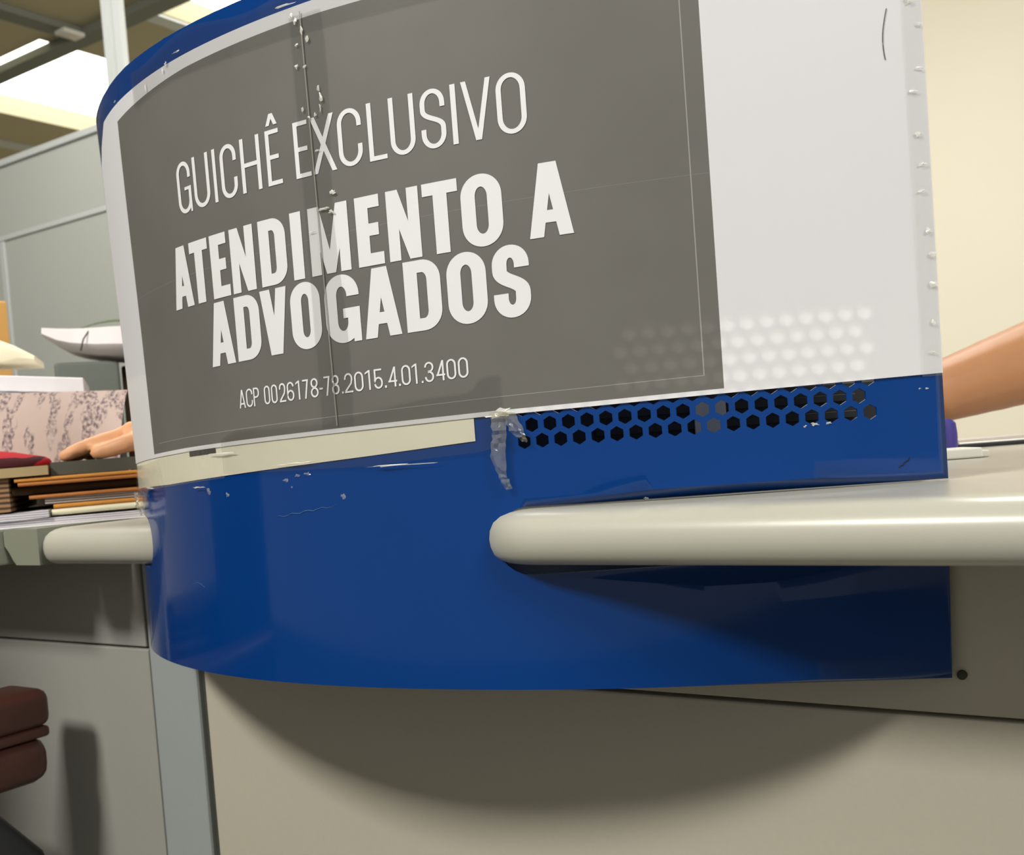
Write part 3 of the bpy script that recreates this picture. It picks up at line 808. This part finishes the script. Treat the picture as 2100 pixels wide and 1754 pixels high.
def folder(name, label, cat, m, x0, x1, yf, yb, z0, z1, skew=0.0, wave=.0, round_=True, tail=0.0, group=None):
    rings = []
    h = z1 - z0
    for i in range(15):
        t = i / 14
        x = x0 + (x1 - x0) * t
        dz = wave * math.sin(5 * t + x0 * 40) + tail * (1 - t) ** 3
        yy = yf + skew * (t - .5)
        if round_:
            ring = [(yy + h / 2 - h / 2 * math.cos(a), (z0 + z1) / 2 + h / 2 * math.sin(a) * -1) for a in [PI / 2 - PI * q / 8 for q in range(9)]]
            ring = [(yy + h / 2 - h / 2 * math.cos(-PI / 2 + PI * q / 8), (z0 + z1) / 2 + h / 2 * math.sin(-PI / 2 + PI * q / 8)) for q in range(9)]
        else:
            ring = [(yy, z0), (yy, z1)]
        ring += [(yb, z1), (yb, z0)]
        rings.append([(x, y, z + dz) for y, z in ring])
    return tag(obj(name, turn(loft(rings), (-.39, 1.12, 0), .30), m, sharp=40), label, cat, group)

GP = 'folders and papers in the pile under the hand'
folder('paper_sheet', 'single white sheet at the very bottom of the folder pile', 'paper', M_WHITE, -.575, -.22, 1.100, 1.33, -.0061, -.0048, -.02, round_=False, group=GP)
folder('paper_bundle', 'white and grey bundle of papers just under the cream folder in the pile', 'papers', F_WHITES, -.57, -.23, 1.112, 1.34, -.0046, .0012, .0, .0002, round_=False, group=GP)
folder('paper_folder', 'cream folder low in the pile, below every orange-brown folder', 'folder', F_CREAM, -.474, -.22, 1.115, 1.34, .0030, .0092, .0, .0006, group=GP)
folder('paper_bundle', 'curling lavender-white papers sticking out at the lower left of the pile', 'papers', F_WHITES, -.575, -.476, 1.108, 1.33, .0016, .0088, .0, .0008, False, .002, group=GP)
folder('paper_folder', 'lowest orange folder in the pile, directly on the cream folder', 'folder', F_ORANGE, -.472, -.22, 1.118, 1.34, .0100, .0142, .0, .0003, group=GP)
folder('paper_bundle', 'thin grey-white papers between two orange-brown folders mid pile', 'papers', F_GREYS, -.480, -.21, 1.122, 1.34, .0152, .0208, .0, .0003, False, group=GP)
folder('paper_folder', 'thin orange-brown folder just under the dark gap slab mid pile', 'folder', F_BROWN, -.494, -.22, 1.117, 1.34, .0214, .0250, .0, .0003, group=GP)
folder('paper_folder', 'dark brown slab for the shaded gap in the middle of the pile', 'folder', F_GAP, -.511, -.21, 1.128, 1.34, .0256, .0345, group=GP)  # shade of the gap between folders, made as a dark slab
folder('paper_folder', 'lower of the two orange-brown folders above the dark gap slab', 'folder', F_BROWN, -.503, -.20, 1.114, 1.34, .0351, .0388, .0, .0003, group=GP)
folder('paper_folder', 'upper of the two orange-brown folders, under the dark grey folder', 'folder', F_ORANGE, -.506, -.20, 1.114, 1.34, .0393, .0431, .0, .0003, group=GP)
folder('paper_bundle', 'brown-edged loose files at the far left end of the pile', 'papers', F_BROWNS, -.585, -.512, 1.118, 1.33, .0100, .0440, .0, .0008, False, group=GP)
folder('paper_folder', 'dark grey folder at the top right of the pile, under the hand', 'folder', F_SLATE, -.4715, -.20, 1.120, 1.34, .0438, .0570, .0, .0002, False, group=GP)
folder('paper_folder', 'tan folder at the top left of the pile, under the red pouch', 'folder', F_TAN, -.585, -.4735, 1.112, 1.33, .0450, .0545, .0, .0003, False, group=GP)

# sheet with printed columns leaning behind the hand
def print_mat():
    m = mat('printed_sheet', (232, 214, 206), .7, .2)
    nt = m.node_tree; nd = nt.nodes; lk = nt.links
    tc = nd.new('ShaderNodeTexCoord')
    def noise(rot, sc, lo, hi):
        mp = nd.new('ShaderNodeMapping'); mp.inputs['Rotation'].default_value = (0, 0, rot); mp.inputs['Scale'].default_value = sc
        lk.new(tc.outputs['UV'], mp.inputs[0])
        br = nd.new('ShaderNodeTexNoise'); br.inputs['Scale'].default_value = 1.0; br.inputs['Detail'].default_value = 2
        lk.new(mp.outputs[0], br.inputs['Vector'])
        g = nd.new('ShaderNodeMapRange'); g.inputs[1].default_value = lo; g.inputs[2].default_value = hi
        lk.new(br.outputs['Fac'], g.inputs[0])
        return g.outputs[0]
    gt = nd.new('ShaderNodeMath'); gt.operation = 'MULTIPLY'
    lk.new(noise(.45, (62, 17, 1), .40, .66), gt.inputs[0]); lk.new(noise(.42, (13, 1.6, 1), .47, .53), gt.inputs[1])
    mx = nd.new('ShaderNodeMix'); mx.data_type = 'RGBA'
    mx.inputs[6].default_value = lin((232, 214, 206)); mx.inputs[7].default_value = lin((140, 120, 124))
    lk.new(gt.outputs[0], mx.inputs[0]); lk.new(mx.outputs[2], nd['Principled BSDF'].inputs['Base Color'])
    return m
def sheet_quad(a, b, c_, d, bend, nx=14, ny=10, thick=.0006):
    """a,b lower corners (left, right), d,c upper corners; bend pushes the middle towards the viewer"""
    bm = bmesh.new(); lay = bm.loops.layers.uv.new('UVMap')
    a, b, c_, d = map(Vector, (a, b, c_, d))
    nrm = (b - a).cross(d - a).normalized()
    if nrm.y > 0: nrm = -nrm
    uvs, G = {}, []
    for i in range(nx + 1):
        r = []
        for j in range(ny + 1):
            s, t = i / nx, j / ny
            p = (a * (1 - s) + b * s) * (1 - t) + (d * (1 - s) + c_ * s) * t
            v = bm.verts.new(p + nrm * bend * math.sin(PI * t))
            uvs[v] = (s, t); r.append(v)
        G.append(r)
    for i in range(nx):
        for j in range(ny):
            f = bm.faces.new((G[i][j], G[i + 1][j], G[i + 1][j + 1], G[i][j + 1]))
            for l in f.loops: l[lay].uv = uvs[l.vert]
    bmesh.ops.solidify(bm, geom=bm.faces[:], thickness=thick)
    return bm
tag(obj('printed_sheet', sheet_quad((-.64, 1.165, .0575), (-.436, 1.205, .0575), (-.4545, 1.302, .1402), (-.655, 1.238, .1455), .010), print_mat()), 'pinkish printed sheet with grey columns leaning behind the hand', 'paper')

# boxes and papers further back
F_BOXG = mat('grey_box_card', (104, 110, 103), .55, .3, noise=(60, .04))
bx = root('magazine_file', (-.612, 1.66, -.0062), 'upright grey box file behind the leaning white papers', 'box file')
obj('body', turn(box(-.657, -.568, 1.60, 1.84, -.0062, .207, .004), (-.568, 1.60, 0), .34), F_BOXG, bx, False)
obj('label_holder', turn(box(-.650, -.575, 1.5985, 1.6005, .05, .10, .0005), (-.568, 1.60, 0), .34), F_SLATE, bx, False)
tag(obj('gap_filler', turn(box(-.579, -.500, 1.64, 1.85, -.0062, .202, .003), (-.579, 1.64, 0), .34), F_GAP, smooth=False), 'added dark block shading the gap between the grey box file and the blue panel', 'gap_filler')  # added dark block; stands in for the shade in this gap
tag(obj('document_box', turn(box(-.88, -.56, 1.345, 1.545, -.0062, .118, .003), (-.56, 1.345, 0), .30), mat('dark_box_card', (92, 86, 74), .7, .2), smooth=False), 'dark document box below the white papers behind the leaning printed sheet', 'box')
def paper_slab(name, label, corners, th, m, group=None, cat='papers'):
    P = [Vector(p) for p in corners]
    bm = hull_box(bmesh.new(), [p for p in P] + [p + Vector((0, 0, th)) for p in P], .0012, 1)
    return tag(obj(name, turn(bm, (-.53, 1.345, 0), .30), m, smooth=False), label, cat, group)
paper_slab('paper_bundle', 'lower white papers sloping down to the right on the dark document box', [(-.85, 1.35, .148), (-.550, 1.345, .122), (-.550, 1.54, .122), (-.85, 1.54, .148)], .022, F_WHITES)
paper_slab('paper_bundle', 'upper white papers sloping down to the right, in front of the grey box file', [(-.85, 1.372, .1720), (-.525, 1.367, .1445), (-.53, 1.53, .1450), (-.85, 1.53, .1720)], .020, mat('white_sheet_stack', (238, 235, 238), .7, .2))
# cream bundle
cb = []
for i in range(13):
    t = i / 12
    x = -.88 + .275 * t
    d = max(0, (t - .74) / .26)
    zc = .197 - .004 * t
    zt = .2325 - .002 * t - .030 * d ** 1.6
    cb.append([(x, 1.400, zc), (x, 1.394, zc + (zt - zc) * .3), (x, 1.394, zc + (zt - zc) * .7), (x, 1.402, zt), (x, 1.50, zt), (x, 1.505, zc)])
tag(obj('paper_folder', turn(loft(cb), (-.605, 1.40, 0), .30), mat('pale_yellow_folder', (240, 234, 204), .6, .3), sharp=40), 'thick pale yellow folder lying on the sloping white papers at the left edge', 'folder')
# white documents with straps on the grey box file
wd = []
for i in range(13):
    t = i / 12
    x = -.662 + .218 * t
    sag = -.010 * math.sin(PI * min(1, t * 1.3))
    zl = interp(t, (0, .06, .16, .3, .6, 1), (.244, .232, .224, .2175, .2110, .2095))
    zu = interp(t, (0, .1, 1), (.2570, .2560, .2490))
    yf = 1.575 + .012 * math.sin(9 * t)
    wd.append([(x, yf + .014, zl), (x, yf, zl + (zu - zl) * .35), (x, yf + .004, zu), (x, 1.72, zu), (x, 1.735, max(zl, .2095))])
dc = root('document_bundle', (-.60, 1.68, .2095), 'bundle of white documents tied with a strap on top of the grey box file', 'papers')
obj('papers', turn(loft(wd), (-.56, 1.58, 0), .22), mat('white_documents', (232, 228, 230), .7, .2), dc, sharp=50)
obj('strap', turn(tube([(-.600, 1.590, .2555), (-.599, 1.585, .250), (-.606, 1.577, .238), (-.612, 1.583, .222)], .0012, 6), (-.56, 1.58, 0), .22), F_SLATE, dc)
tag(obj('cardboard_box', turn(box(-1.00, -.794, 1.75, 1.92, -.0062, .331, .003), (-.794, 1.75, 0), .43), mat('brown_cardboard', (206, 158, 92), .75, .2, noise=(20, .06)), smooth=False), 'upright brown cardboard box at the left edge behind the pale yellow folder', 'box')

# potted plant mostly hidden behind the blue panel
pp = root('potted_plant', (-.505, 1.87, -.0062), 'small plant whose thin green leaf arches above the white document bundle', 'plant')
rings = []
for z, r in ((-.0062, .036), (.05, .042), (.085, .048), (.085, .043), (.078, .042)):
    rings.append([(-.505 + r * math.cos(2 * PI * q / 20), 1.87 + r * math.sin(2 * PI * q / 20), z) for q in range(20)])
obj('pot', loft(rings), mat('terracotta', (150, 92, 62), .8, .2), pp)
M_LEAF = mat('leaf_green', (96, 118, 48), .5, .4, noise=(30, .15))
def leaf(P, w):
    bm = bmesh.new(); rows = []
    n = 24
    for i in range(n + 1):
        t = i / n
        a, b, c_, d = [Vector(p) for p in P]
        q = a * (1 - t) ** 3 + b * 3 * t * (1 - t) ** 2 + c_ * 3 * t * t * (1 - t) + d * t ** 3
        ww = w * (1 - t ** 2.2) + .0008
        rows.append([bm.verts.new(q + Vector((0, -ww * .5, -ww * .45))), bm.verts.new(q), bm.verts.new(q + Vector((0, ww * .5, -ww * .45)))])
    for x, y in zip(rows, rows[1:]):
        for j in range(2): bm.faces.new((x[j], x[j + 1], y[j + 1], y[j]))
    bmesh.ops.solidify(bm, geom=bm.faces[:], thickness=.001)
    return bm
for P, w in [(((-.507, 1.868, .07), (-.52, 1.85, .29), (-.61, 1.82, .330), (-.722, 1.80, .276)), .013), (((-.50, 1.868, .07), (-.56, 1.84, .22), (-.53, 1.80, .27), (-.49, 1.77, .22)), .009), (((-.505, 1.875, .07), (-.50, 1.88, .24), (-.49, 1.95, .28), (-.48, 1.99, .2)), .009), (((-.50, 1.86, .07), (-.55, 1.85, .16), (-.50, 1.85, .21), (-.45, 1.86, .17)), .008)]:
    obj('leaf', leaf(P, w), M_LEAF, pp)

# red patterned pouch lying on the pile
def pouch_mat():
    m = mat('red_patterned_cloth', (168, 30, 40), .8, .2)
    nt = m.node_tree; nd = nt.nodes; lk = nt.links
    tc = nd.new('ShaderNodeTexCoord')
    vo = nd.new('ShaderNodeTexVoronoi'); vo.inputs['Scale'].default_value = 26
    lk.new(tc.outputs['Object'], vo.inputs['Vector'])
    sp = nd.new('ShaderNodeSeparateXYZ'); lk.new(tc.outputs['Object'], sp.inputs[0])
    cr = nd.new('ShaderNodeValToRGB'); cr.color_ramp.interpolation = 'CONSTANT'
    e = cr.color_ramp.elements
    e[0].position, e[0].color = 0, lin((206, 190, 180))
    e[1].position, e[1].color = .28, lin((172, 34, 44))
    x = e.new(.36); x.color = lin((64, 26, 30))
    x = e.new(.62); x.color = lin((168, 30, 40))
    lk.new(vo.outputs['Distance'], cr.inputs[0])
    mr = nd.new('ShaderNodeMath'); mr.operation = 'LESS_THAN'; lk.new(sp.outputs['Z'], mr.inputs[0]); mr.inputs[1].default_value = .0105
    mx = nd.new('ShaderNodeMix'); mx.data_type = 'RGBA'
    lk.new(mr.outputs[0], mx.inputs[0]); mx.inputs[6].default_value = lin((172, 32, 42)); lk.new(cr.outputs[0], mx.inputs[7])
    lk.new(mx.outputs[2], nd['Principled BSDF'].inputs['Base Color'])
    return m
bm = bmesh.new()
bmesh.ops.create_uvsphere(bm, u_segments=28, v_segments=14, radius=1)
for v in bm.verts:
    x, y, z = v.co
    zz = max(z, -.25)
    v.co = (-.560 + .066 * x, 1.158 + .034 * y, .0552 + .0175 * (zz + .25) / 1.25 * (1 + .08 * math.sin(7 * x)))
tag(obj('cloth_pouch', bm, pouch_mat(), sharp=60), 'red cloth pouch with white and dark pattern on the tan folder left of the hand', 'pouch')

# ------------------------------------------------------------------ things on the right worktop
cpu = root('equipment_case', (.145, .765, 0), 'black slatted equipment case seen through the hexagon holes of the blue panel', 'case')
obj('body', box(.0, .286, .742, .80, .0004, .069, .003), M_BLACKP, cpu, False)
for k in range(5):
    obj('slat', box(.06, .24, .7375, .7415, .008 + k * .0115, .013 + k * .0115, .0006), M_BLACKP, cpu, False)
tag(obj('port_plate', box(.128, .150, .7345, .7374, .036, .062, .0006), mat('pale_metal_plate', (196, 194, 188), .4, .5, .3), cpu, False), 'pale metal plate')
tr = root('flat_case', (.64, 1.23, 0), 'thin flat case with silver lid and dark side at the back of the right worktop', 'case')
obj('base', box(.478, .80, 1.135, 1.30, .0004, .0042, .001, rot=-.02), M_BLACKP, tr, False)
obj('lid', box(.478, .80, 1.134, 1.30, .0043, .0062, .0006, rot=-.02), mat('silver_lid', (214, 214, 210), .35, .5, .3), tr, False)
er = root('white_block', (.372, .925, 0), 'small white plastic block on the worktop beside the blue panel edge', 'block')
obj('body', box(.335, .399, .905, .945, .0003, .0088, .0015), mat('white_plastic', (240, 238, 226), .5, .4), er, False)
obj('tab', box(.3992, .4062, .909, .935, .0003, .0060, .001), mat('translucent_white_plastic', (226, 222, 208), .4, .4), er, False)
bm = loft([[(.400 + r * math.cos(2 * PI * q / 18), .985 + r * math.sin(2 * PI * q / 18), z) for q in range(18)] for z, r in ((.0003, .0095), (.003, .0105), (.020, .0108), (.030, .0098), (.034, .006))])
tag(obj('purple_cap', bm, mat('purple_plastic', (74, 66, 148), .4, .5)), 'purple rounded plastic cap standing just behind the white block at the blue panel edge', 'cap')

# small screw and scuff on the counter front beside the panel
for px_, lab in (((.2605, .6650, -.060), 'small pale screw head at the blue panel edge right under the worktop'), ((.2655, .6605, -.1222), 'small dark screw head beside the lower corner of the blue panel')):
    bm = bmesh.new()
    d_ = (.6985 - (Vector(px_).dot(N)))
    c0 = Vector(px_) + N * d_ + U * .004
    rings = [[c0 - N * o + (U * math.cos(2 * PI * q / 12) + Vector((0, 0, 1)) * math.sin(2 * PI * q / 12)) * r for q in range(12)] for o, r in ((-.002, .003), (.0008, .003), (.0014, .002))]
    tag(obj('screw_head', loft(rings), M_GROOVE if 'dark' in lab else F_TAN), lab, 'screw')

# ------------------------------------------------------------------ brown armchair in front of the left panel
M_LEATHER = mat('brown_leather', (70, 40, 32), .45, .4, noise=(40, .15), bump=(180, .15, .001))
ch = root('armchair', un(-1.345, .40, ZF), 'brown leather armchair with padded armrest at the left edge below the worktop', 'armchair')
def pad(u0, u1, n0, n1, z0, z1, b): return box_un(u0, u1, n0, n1, z0, z1, b, seg=4)
obj('seat', pad(-1.585, -1.105, .16, .62, -.365, -.290, .03), M_LEATHER, ch, sharp=60)
obj('backrest', pad(-1.585, -1.105, .05, .15, -.33, .36, .035), M_LEATHER, ch, sharp=60)  # out of view; height raised to throw shade on the left front panel
for ua, ub in ((-1.102, -1.033), (-1.657, -1.588)):
    a = obj('armrest', pad(ua, ub, .12, .645, -.2165, -.1760, .012), M_LEATHER, ch, sharp=60)
    obj('piping', pad(ua + .003, ub - .003, .125, .642, -.2270, -.2155, .004), M_LEATHER, a, sharp=60)
    obj('lower_pad', pad(ua + .002, ub - .002, .125, .642, -.2740, -.2260, .018), M_LEATHER, a, sharp=60)
    mid = (ua + ub) / 2
    obj('arm_support', tube([un(mid, .610, -.75), un(mid, .610, -.45), un(mid, .603, -.36), un(mid, .570, -.312), un(mid, .49, -.294), un(mid, .16, -.290)], [.034, .034, .034, .028, .016, .014], 14), M_BLACKP, ch)
    obj('leg', tube([un(mid, .14, -.755), un(mid, .12, -.278)], [.018, .022], 12), M_BLACKP, ch)
obj('seat_frame', box_un(-1.588, -1.102, .14, .63, -.395, -.366, .004), M_BLACKP, ch, False)

# ------------------------------------------------------------------ people
def skin_mat(name, col):
    m = mat(name, col, .5, .4, noise=(25, .06), bump=(240, .12, .0008))
    p = m.node_tree.nodes['Principled BSDF']
    p.inputs['Subsurface Weight'].default_value = .12
    p.inputs['Subsurface Radius'].default_value = (.01, .004, .002)
    p.inputs['Subsurface Scale'].default_value = .5
    return m

def ball(bm, c_, r, sc=(1, 1, 1), seg=14):
    g = bmesh.ops.create_uvsphere(bm, u_segments=seg, v_segments=seg // 2 + 2, radius=r)
    for v in g['verts']: v.co = Vector((v.co.x * sc[0], v.co.y * sc[1], v.co.z * sc[2])) + Vector(c_)

def limb(bm, P, R):
    P = [Vector(p) for p in P]
    tube(P, R, 14, bm)
    for p, r in zip(P, R): ball(bm, p, r)

def ering(c_, ax, ay, rx, ry, k=20):
    return [Vector(c_) + ax * (rx * math.cos(2 * PI * q / k)) + ay * (ry * math.sin(2 * PI * q / k)) for q in range(k)]

def fuse(o, voxel, it=4):
    md = o.modifiers.new('one_surface', 'REMESH'); md.mode = 'VOXEL'; md.voxel_size = voxel; md.use_smooth_shade = True
    sm = o.modifiers.new('soften', 'SMOOTH'); sm.factor = .5; sm.iterations = it
    return o

def hand(bm, wrist, palm_dir, side, up, scale=1.0, curl=.25, spread=.06):
    """palm, four unequal bent fingers and a thumb leaving the side of the palm. side = direction of the thumb"""
    w, d, s, u_ = Vector(wrist), Vector(palm_dir).normalized(), Vector(side).normalized(), Vector(up).normalized()
    k = scale
    rings = []
    for t, rx, ry in ((-.01, .026, .020), (.02, .032, .019), (.05, .040, .017), (.08, .042, .0145), (.098, .038, .010)):
        rings.append(ering(w + d * t * k + u_ * (.006 * math.sin(t * 30)) * k, s, u_, rx * k, ry * k))
    loft(rings, bm)
    for i, (off, ln, r) in enumerate(((.030, .074, .0088), (.010, .083, .0092), (-.011, .077, .0088), (-.030, .060, .0078))):
        a = w + d * .078 * k + s * off * k + u_ * .002 * k
        dd = (d + s * spread * (1.5 - i)).normalized()
        P = [a]
        ang = 0
        for seg in (.18, .44, .24, .18):
            ang += curl * (.3 if seg == .18 and len(P) == 1 else 1)
            P.append(P[-1] + (dd * math.cos(ang) - u_ * math.sin(ang)) * ln * seg * k * 1.12)
        limb(bm, P, [r * k * q for q in (1.12, 1.1, 1.0, .95, .82)])
        ball(bm, a + dd * ln * .2 * k + u_ * .004 * k, r * 1.12 * k)
    t0 = w + d * .030 * k + s * .024 * k - u_ * .004 * k
    P = [t0, t0 + (d * .55 + s * .8) * .034 * k - u_ * .004 * k, t0 + (d * .8 + s * .62) * .062 * k - u_ * .008 * k, t0 + (d * .95 + s * .35) * .088 * k - u_ * .012 * k]
    limb(bm, P, [.016 * k, .0125 * k, .0105 * k, .0085 * k])

def head(bm, c_, fwd, k=1.0):
    c_, f = Vector(c_), Vector(fwd).normalized()
    up = Vector((0, 0, 1)); sd = f.cross(up).normalized(); up = sd.cross(f)
    def at(x, y, z): return c_ + sd * x * k + f * y * k + up * z * k
    rings = []
    for z, rx, ry, yo in ((-.115, .030, .035, .035), (-.105, .045, .055, .030), (-.08, .058, .075, .018), (-.045, .067, .088, .006), (0, .074, .097, 0), (.04, .076, .099, -.004), (.075, .068, .088, -.008), (.10, .048, .062, -.010), (.114, .02, .03, -.010)):
        rings.append(ering(at(0, yo, z), sd, f, rx * k, ry * k))
    loft(rings, bm)
    ball(bm, at(0, .098, -.028), .014 * k); ball(bm, at(0, .096, -.008), .010 * k)        # nose
    ball(bm, at(0, .086, -.066), .016 * k, (1.2, .6, .45))                                  # lips
    for q in (-1, 1):
        ball(bm, at(q * .076, -.005, -.015), .022 * k, (.35, .7, 1.2))                      # ears
        ball(bm, at(q * .032, .083, .012), .014 * k)                                        # brow and lids
    return at

lips_m = mat('lips', (168, 92, 80), .5, .4)
def person(label, skin, shirt_m, hair_m, trouser_m, hips, chest, neck, headc, fwd, arms, feet, hair_len):
    """arms: list of (shoulder, elbow, wrist, hand args, forearm radii)"""
    bm = bmesh.new()
    hips, chest, neck = Vector(hips), Vector(chest), Vector(neck)
    f = Vector(fwd).normalized(); sd = f.cross(Vector((0, 0, 1))).normalized()
    ax = (neck - hips).normalized(); fr = sd.cross(ax) * -1
    def torso(b, g):
        R = []
        for t, rx, ry in ((-.02, .15, .11), (.18, .165, .115), (.4, .145, .10), (.65, .165, .115), (.85, .175, .105), (.97, .12, .075)):
            R.append(ering(hips.lerp(neck, t), sd, fr, rx + g, ry + g))
        loft(R, b)
    torso(bm, 0)
    limb(bm, [hips.lerp(neck, .9), neck, Vector(headc) - Vector((0, 0, .06))], [.062, .055, .055])
    at = head(bm, headc, fwd)
    for sh, el, wr, hargs, rad in arms:
        limb(bm, [sh, Vector(sh).lerp(Vector(el), .5), el], [.056, .050, .042])
        P = [Vector(el).lerp(Vector(wr), q) for q in (0, .25, .5, .75, 1)]
        limb(bm, P, rad)
        hand(bm, wr, *hargs)
    for kn, an in feet:
        side = -1 if (Vector(kn) - hips).dot(sd) < 0 else 1
        limb(bm, [hips + sd * side * .08, kn, an], [.085, .058, .042])
        toe = Vector(an) + Vector((f.x, f.y, 0)).normalized() * .14
        limb(bm, [Vector(an) - Vector((0, 0, .045)), Vector((toe.x, toe.y, ZF + .035))], [.040, .034])
    b = obj('person', bm, skin)
    tag(b, label, 'person')
    fuse(b, .0042, 5)
    bs = bmesh.new()
    torso(bs, .012)
    for sh, el, wr, hargs, rad in arms:
        limb(bs, [Vector(sh) - (Vector(el) - Vector(sh)) * .1, sh, Vector(sh).lerp(Vector(el), .65)], [.068, .070, .066])
    limb(bs, [hips.lerp(neck, .82), hips.lerp(neck, .97)], [.085, .070])
    fuse(obj('shirt', bs, shirt_m, b), .008, 6)
    bt = bmesh.new()
    for kn, an in feet:
        side = -1 if (Vector(kn) - hips).dot(sd) < 0 else 1
        limb(bt, [hips + sd * side * .075, kn, Vector(an) + Vector((0, 0, .03))], [.105, .074, .062])
    loft([ering(hips - ax * .10, sd, fr, .15, .115), ering(hips + ax * .04, sd, fr, .165, .125)], bt)
    fuse(obj('trousers', bt, trouser_m, b), .009, 6)
    bh = bmesh.new()
    ball(bh, at(0, -.014, .038), .094, (.92, 1.06, 1.0), 20)
    if hair_len:
        for q in range(-3, 4):
            limb(bh, [at(q * .022, -.075, .04), at(q * .027, -.095, -.06), at(q * .03, -.085, -.06 - hair_len)], [.035, .034, .022])
    fuse(obj('hair', bh, hair_m, b), .006, 4)
    bl = bmesh.new()
    ball(bl, at(0, .0955, -.0635), .0125, (1.5, .45, .36)); ball(bl, at(0, .0945, -.0705), .0115, (1.3, .5, .42))
    obj('lips', bl, lips_m, b)
    for q in (-1, 1):
        bw = bmesh.new(); limb(bw, [at(q * .018, .096, .028), at(q * .033, .094, .033), at(q * .049, .082, .027)], [.0035, .004, .0025])
        obj('eyebrow', bw, hair_m, b)
        be = bmesh.new(); ball(be, at(q * .032, .0905, .008), .0075)
        obj('eye', be, mat('eye_dark', (40, 30, 26), .2, .5), b)
    return b

SK1 = skin_mat('skin_light', (224, 164, 120))
SK2 = skin_mat('skin_tan', (176, 126, 88))
person('person behind the blue panel whose bare hand rests on the folder pile', SK1, mat('plum_blouse', (120, 70, 84), .8, .2), mat('dark_hair', (50, 36, 28), .6, .3), mat('dark_trousers', (48, 50, 60), .8, .2),
       (-.12, 1.93, .12), (-.15, 1.75, .34), (-.16, 1.66, .50), (-.16, 1.58, .64), (-.15, -1, -.25),
       [((-.335, 1.62, .43), (-.375, 1.42, .20), (-.305, 1.205, .0915), ((-1, -.38, -.12), (-.35, -1, .0), (0, 0, 1), .98, .09, .015), [.044, .047, .043, .035, .029]),
        ((.03, 1.70, .44), (.10, 1.55, .20), (.06, 1.33, .075), ((-.25, -1, -.18), (-1, .1, 0), (0, 0, 1), .98, .12, .05), [.044, .046, .042, .034, .028])],
       [((-.20, 1.90, -.32), (-.20, 2.00, ZF + .085)), ((-.03, 1.90, -.32), (-.03, 2.00, ZF + .085))], .14)
person('person at the right whose bare forearm reaches behind the blue panel over the worktop', SK2, mat('grey_shirt', (112, 118, 126), .8, .2), mat('black_hair', (34, 30, 28), .6, .3), mat('navy_trousers', (40, 44, 62), .8, .2),
       (1.34, 1.86, .10), (1.22, 1.72, .30), (1.16, 1.60, .46), (1.10, 1.52, .60), (-.75, -.66, -.2),
       [((.985, 1.515, .375), (.800, 1.318, .132), (.475, 1.195, .060), ((-1, -.22, -.06), (.2, -1, .1), (0, .1, 1), 1.05, .16, .05), [.050, .054, .050, .042, .0335]),
        ((1.26, 1.46, .38), (1.16, 1.27, .14), (.93, 1.16, .060), ((-1, -.25, -.25), (-.2, 1, .1), (0, 0, 1), 1.05, .16, .05), [.050, .052, .047, .038, .032])],
       [((1.30, 1.80, -.32), (1.36, 1.92, ZF + .085)), ((1.44, 1.90, -.32), (1.50, 2.02, ZF + .085))], 0)
